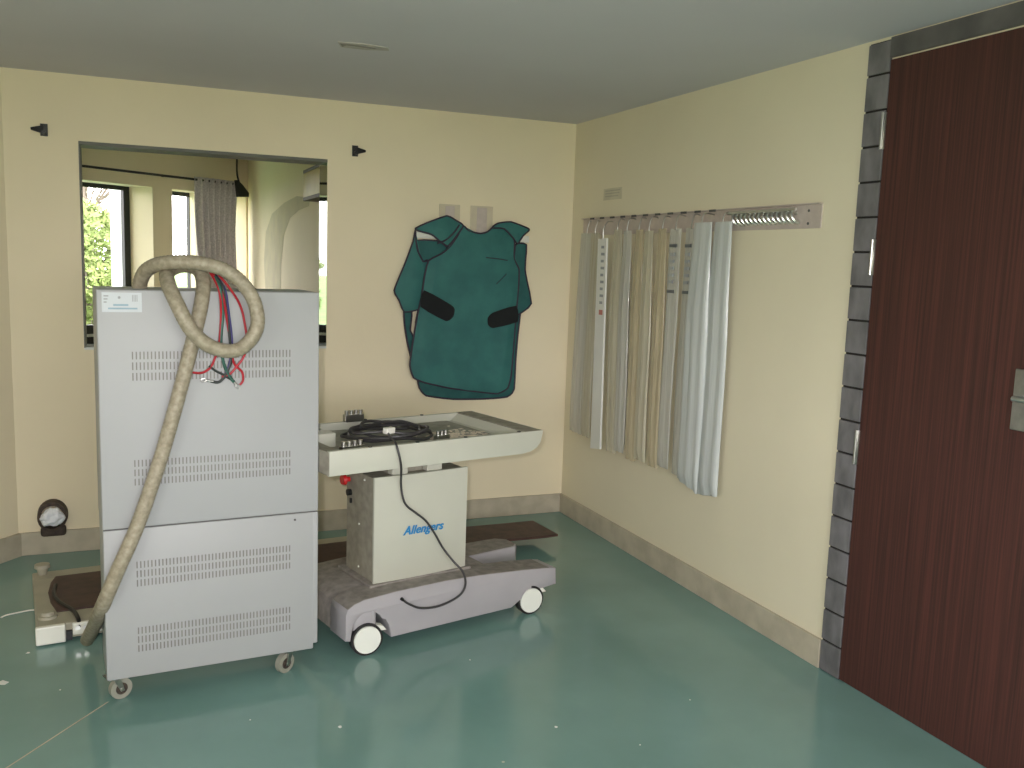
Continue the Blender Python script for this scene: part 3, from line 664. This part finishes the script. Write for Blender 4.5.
front = [(325, 124), (345, 143), (385, 152), (410, 146), (432, 128), (470, 132), (503, 165), (503, 240), (520, 276), (518, 340), (510, 430), (500, 560), (492, 650), (480, 692), (445, 711), (380, 705), (280, 692), (190, 672), (152, 655), (139, 612), (148, 540), (165, 440), (180, 370), (190, 300), (205, 246), (250, 222), (280, 198), (302, 165)]
lflap = [(158, 138), (150, 180), (120, 262), (84, 350), (100, 382), (120, 426), (178, 412), (190, 350), (203, 246), (185, 250), (166, 212), (160, 175)]
lshould = [(158, 134), (200, 114), (268, 90), (300, 106), (326, 124), (302, 160), (272, 196), (240, 176), (215, 155), (168, 142)]
inner_l = [(165, 176), (240, 178), (268, 200), (262, 222), (205, 246), (185, 250), (170, 215)]
rshould = [(425, 132), (446, 116), (492, 111), (552, 134), (554, 142), (534, 160), (515, 188), (500, 168), (468, 135)]
rflap = [(510, 188), (546, 191), (541, 282), (563, 396), (526, 430), (511, 432), (518, 278), (502, 240)]
cloth('back_panel', back, .020, .012, M['teal_d'], .004)
cloth('side_flap', lflap, .030, .014, M['teal'], .010)
cloth('side_flap', rflap, .030, .014, M['teal_d'], .008)
cloth('inner_lining', inner_l, .026, .010, M['teal_d'], .003)
cloth('front_panel', front, .050, .018, M['teal'], .016)
cloth('shoulder_flap', lshould, .060, .014, M['teal'], .008)
cloth('shoulder_flap', rshould, .060, .014, M['teal'], .008)
cloth('hook_strap', [(190, 350), (282, 400), (296, 416), (291, 442), (266, 458), (178, 408)], .072, .008, M['velcro'], .002, pipe=False)
cloth('hook_strap', [(511, 404), (430, 428), (412, 446), (413, 470), (430, 482), (516, 460)], .072, .008, M['velcro'], .002, pipe=False)
cloth('hanging_strap', [(118, 424), (146, 424), (142, 470), (141, 492), (155, 522), (147, 596), (133, 545), (122, 482)], .016, .008, M['teal_d'], .001, piper=.006)
world_parent(MB().tube([ap(q, .071) for q in ((405, 236), (445, 240), (480, 246))], .0028, 6).build('pocket_seam', M['piping']), apn)
world_parent(MB().tube([ap(q, .071) for q in ((441, 328), (458, 312), (476, 293))], .0022, 6).build('pocket_flap_seam', M['piping']), apn)
world_parent(MB().tube([ap(q, .065) for q in ((235, 186), (262, 176), (292, 150), (312, 122))], .006, 6).build('collar_binding', M['piping']), apn)
hg = thing('apron_hanger', 'white apron hanger with two upright wall strips behind the teal apron', 'hanger', (1.95, D, 1.95))
for qa, qb in (((243, 48), (313, 130)), ((352, 54), (427, 150))):
    a, b = ap(qa, .008), ap(qb, .008); m_ = (a.x + b.x) / 2; w2 = (b.x - a.x) / 2
    p_ = world_parent(MB().box((m_ - w2, D - .008, b.z - .03), (m_ + w2, D, a.z), .002).build('wall_strip', mat('clear_strip', (206, 196, 172), .35)), hg)
    q_ = world_parent(MB().box((m_ - w2 * .45, D - .013, b.z - .03), (m_ + w2 * .45, D - .008, a.z - .01), .002).build('hook_bar', M['rack']), hg); q_.parent = p_
a, b = ap((162, 140), .02), ap((556, 178), .02)
world_parent(MB().box((a.x, D - .022, b.z - .012), (b.x, D - .008, a.z - .005), .005).build('cross_bar', M['white']), hg)

# ------------------------------------------------------------------ rack on the right wall with hanging sleeves
rk = thing('wall_rack', 'long brushed metal rack bar with spring clips on the right wall', 'rack', (XR, 4.3, 1.94))
world_parent(MB().box((XR - .006, 3.15, 1.889), (XR, 5.38, 1.996), .001).build('back_plate', M['rack']), rk)
world_parent(MB().box((XR - .022, 3.15, 1.991), (XR, 5.38, 1.996), .001).build('top_lip', M['rack']), rk)
for i in range(14):
    y = 3.31 + i * .033
    world_parent(MB().tube([(XR - .006, y, 1.955), (XR - .03, y - .004, 1.962), (XR - .042, y - .012, 1.942), (XR - .03, y - .02, 1.922), (XR - .008, y - .022, 1.915)], .0075, 8).build('spring_clip', M['chrome'], smooth=True), rk)
world_parent(MB().cyl((XR - .035, 3.28, 1.972), (XR - .035, 3.78, 1.972), .007, n=12).build('clip_rod', M['chrome'], smooth=True), rk)
for i in range(11): world_parent(MB().box((XR - .0235, 3.9 + i * .13, 1.985), (XR - .021, 3.955 + i * .13, 1.9965)).build('slot_mark', M['seam']), rk)
for y, z in ((3.23, 1.965), (3.23, 1.91), (5.3, 1.965)): world_parent(MB().cyl((XR - .0085, y, z), (XR - .005, y, z), .006, n=12).build('screw', M['seam']), rk)

def sleeve(yt, yb, zt_, zb_, wt, wb, off, m, label, folds=3, depth=.012, cut=0, seed=0):
    """long pouch hanging flat beside the wall: closed, softly pleated body"""
    t = thing('hanging_sleeve', label, 'sleeve', (XR, (yt + yb) / 2, zt_), 0, 'packaged sleeves hanging from the rack')
    mb = MB(); nr, nc = 22, 24; rows = []
    rnd = random.Random(seed); ph_ = rnd.uniform(0, 6)
    for i in range(nr + 1):
        v = i / nr; yc = yt + (yb - yt) * v; w_ = wt + (wb - wt) * min(1, v * 2.5); z = zt_ + (zb_ - zt_) * v
        ring = []
        for j in range(nc):
            a = 2 * PI * j / nc; c_, s_ = math.cos(a), math.sin(a)
            fold = math.sin(c_ * folds * 2.2 + ph_ + .8 * math.sin(v * 3 + ph_)) * depth * .30 * min(1, .3 + v * 2)
            thick = depth * (.35 + .65 * min(1, v * 3)) * (1 if i < nr else .15)
            zz = z + (cut * c_ if i == nr else 0) + (.01 * noise.noise(Vector((c_ * 3, seed, 0))) if i == nr else 0)
            ring.append(mb.bm.verts.new((XR - off - thick * s_ - fold * (1 if s_ < 0 else .9), yc + c_ * w_ / 2 + .004 * math.sin(v * 9 + seed), zz)))
        rows.append(ring)
    for i in range(nr):
        for j in range(nc): mb.bm.faces.new((rows[i][j], rows[i][(j + 1) % nc], rows[i + 1][(j + 1) % nc], rows[i + 1][j]))
    mb.bm.faces.new(rows[0]); mb.bm.faces.new(rows[-1][::-1])
    body = world_parent(mb.build('sleeve_body', m, smooth=True), t)
    hk = MB().tube([(XR - off, yt, zt_ - .012), (XR - off - .004, yt, zt_ + .012), (XR - off + .012, yt, 1.975), (XR - .005, yt, 1.972)], .0035, 6).build('hook', M['steel'], smooth=True)
    world_parent(hk, t)
    return t
def marks(t, yt, yb, zt_, zb_, off, zs_, w_, m, h=.012, nm='printed_mark'):
    mb = MB()
    for z in zs_:
        v = (zt_ - z) / (zt_ - zb_); y = yt + (yb - yt) * v; mb.box((XR - off - .002, y - w_ / 2, z - h / 2), (XR - off + .006, y + w_ / 2, z + h / 2))
    world_parent(mb.build(nm, m), t)
sleeve(5.27, 5.32, 1.90, .60, .16, .17, .030, M['p_grey'], 'dull grey hanging sleeve nearest the room corner', 3, .016, seed=1)
sleeve(5.15, 5.19, 1.90, .60, .12, .14, .034, M['p_clear'], 'cloudy hanging sleeve between the corner sleeve and the white card strip', 3, .014, seed=2)
# flat white card sleeve
t = thing('hanging_card_strip', 'narrow white card strip with faint lettering hanging from the rack', 'card strip', (XR, 5.0, 1.9), 0)
world_parent(MB().prism([(XR - .062, 5.04, 1.86), (XR - .062, 4.93, 1.865), (XR - .062, 4.895, .575), (XR - .062, 5.02, .555)], (-.012, 0, 0), .001).build('card', M['card']), t)
mb = MB()
for i in range(9):
    z = 1.81 - i * .042; y = 4.975 - (1.88 - z) * .02; mb.box((XR - .0748, y - .018 - .008 * (i % 2), z - .008), (XR - .0738, y + .018, z + .008))
world_parent(mb.build('faint_lettering', M['print']), t)
world_parent(MB().box((XR - .0750, 4.94, 1.40), (XR - .0738, 4.985, 1.43)).build('red_mark', M['markr']), t)
world_parent(MB().tube([(XR - .066, 4.985, 1.84), (XR - .068, 4.985, 1.92), (XR - .04, 4.985, 1.965), (XR - .006, 4.985, 1.965)], .0035, 6).build('hook', M['steel']), t)
sp = [
 (4.84, 4.80, 1.915, .575, .10, .13, .048, 'p_clear', 'cloudy hanging sleeve just right of the white card strip'),
 (4.71, 4.68, 1.905, .60, .09, .115, .058, 'p_grey', 'greyish hanging sleeve, second to the right of the white card strip'),
 (4.59, 4.56, 1.91, .575, .09, .12, .048, 'p_tan', 'yellowish hanging sleeve, third to the right of the white card strip'),
 (4.465, 4.44, 1.90, .60, .09, .115, .058, 'p_clear', 'cloudy hanging sleeve, fourth to the right of the white card strip'),
 (4.34, 4.32, 1.91, .59, .08, .11, .048, 'p_tan', 'yellowish hanging sleeve just left of the dark marked grey sleeve'),
]
for i, a_ in enumerate(sp): sleeve(*a_[:7], M[a_[7]], a_[8], 3, .015, seed=10 + i)
t = sleeve(4.19, 4.20, 1.905, .615, .11, .12, .060, M['p_grey'], 'grey hanging sleeve with dark printed marks, left one of two', 2, .012, seed=20)
marks(t, 4.19, 4.20, 1.905, .615, .0765, (1.815, 1.575), .06, M['mark'], .016); marks(t, 4.19, 4.20, 1.905, .615, .0765, [1.77 - .036 * k for k in range(5)], .035, M['print'], .016, 'printed_text')
t = sleeve(4.055, 4.065, 1.905, .60, .10, .12, .052, M['p_grey'], 'grey hanging sleeve with dark printed marks beside the big milky one', 2, .012, seed=21)
marks(t, 4.055, 4.065, 1.905, .60, .071, (1.815, 1.575), .05, M['mark'], .016); marks(t, 4.055, 4.065, 1.905, .60, .071, [1.77 - .036 * k for k in range(5)], .035, M['print'], .016, 'printed_text')
sleeve(3.93, 3.93, 1.93, .575, .16, .20, .074, M['p_white'], 'broad milky plastic hanging sleeve, left of the two whitest', 4, .022, .02, seed=30)
sleeve(3.77, 3.77, 1.93, .565, .14, .18, .062, M['p_white'], 'broad milky plastic hanging sleeve at the right end', 3, .020, -.015, seed=31)

# ------------------------------------------------------------------ light
wd_ = bpy.data.worlds.new('sky'); bpy.context.scene.world = wd_; wd_.use_nodes = True
nt = wd_.node_tree; bg = nt.nodes['Background']
tc = nt.nodes.new('ShaderNodeTexCoord'); sx = nt.nodes.new('ShaderNodeSeparateXYZ'); cr = nt.nodes.new('ShaderNodeValToRGB')
nt.links.new(tc.outputs['Generated'], sx.inputs[0]); nt.links.new(sx.outputs[2], cr.inputs[0]); nt.links.new(cr.outputs[0], bg.inputs[0])
cr.color_ramp.elements[0].color = (.99, .95, .965, 1); cr.color_ramp.elements[1].color = (.90, .88, .95, 1)
bg.inputs[1].default_value = 8.0
def portal(loc, rot, sx_, sy_):
    l = bpy.data.lights.new('window_portal', 'AREA'); l.shape = 'RECTANGLE'; l.size = sx_; l.size_y = sy_; l.cycles.is_portal = True
    o = bpy.data.objects.new('window_portal', l); C.objects.link(o); o.location = loc; o.rotation_euler = rot
portal(((rx0 + rx1) / 2, Y0 - .19, (rz0 + rz1) / 2), (PI / 2, 0, 0), rx1 - rx0, rz1 - rz0)     # faces +y, at the added rear window
portal((lx - .19, (ly0 + ly1) / 2, 1.575), (PI / 2, 0, -PI / 2), ly1 - ly0, 1.35)  # at the added left window
for a, b in wins:
    p = fw((a + b) / 2, t1 + .01, (wz0 + wz1) / 2); portal(p, (PI / 2, 0, ang + PI), b - a, wz1 - wz0)
# the camera's own flash, beside and just above the lens
fl = bpy.data.lights.new('camera_flash', 'AREA'); fl.shape = 'DISK'; fl.size = .05; fl.energy = 34; fl.color = (1, .93, .92)
fo = bpy.data.objects.new('camera_flash', fl); C.objects.link(fo)
fo.location = CAM - RV * .06 + UV * .05 - FV * .03
fo.rotation_euler = (-(FV + RV * .0 - UV * .0)).to_track_quat('Z', 'Y').to_euler()
sc = bpy.context.scene
sc.view_settings.view_transform = 'Standard'; sc.view_settings.look = 'None'; sc.view_settings.exposure = .5; sc.view_settings.gamma = 1
sc.view_settings.use_curve_mapping = False
sc.cycles.max_bounces = 10; sc.cycles.diffuse_bounces = 5; sc.cycles.glossy_bounces = 4; sc.cycles.transparent_max_bounces = 12
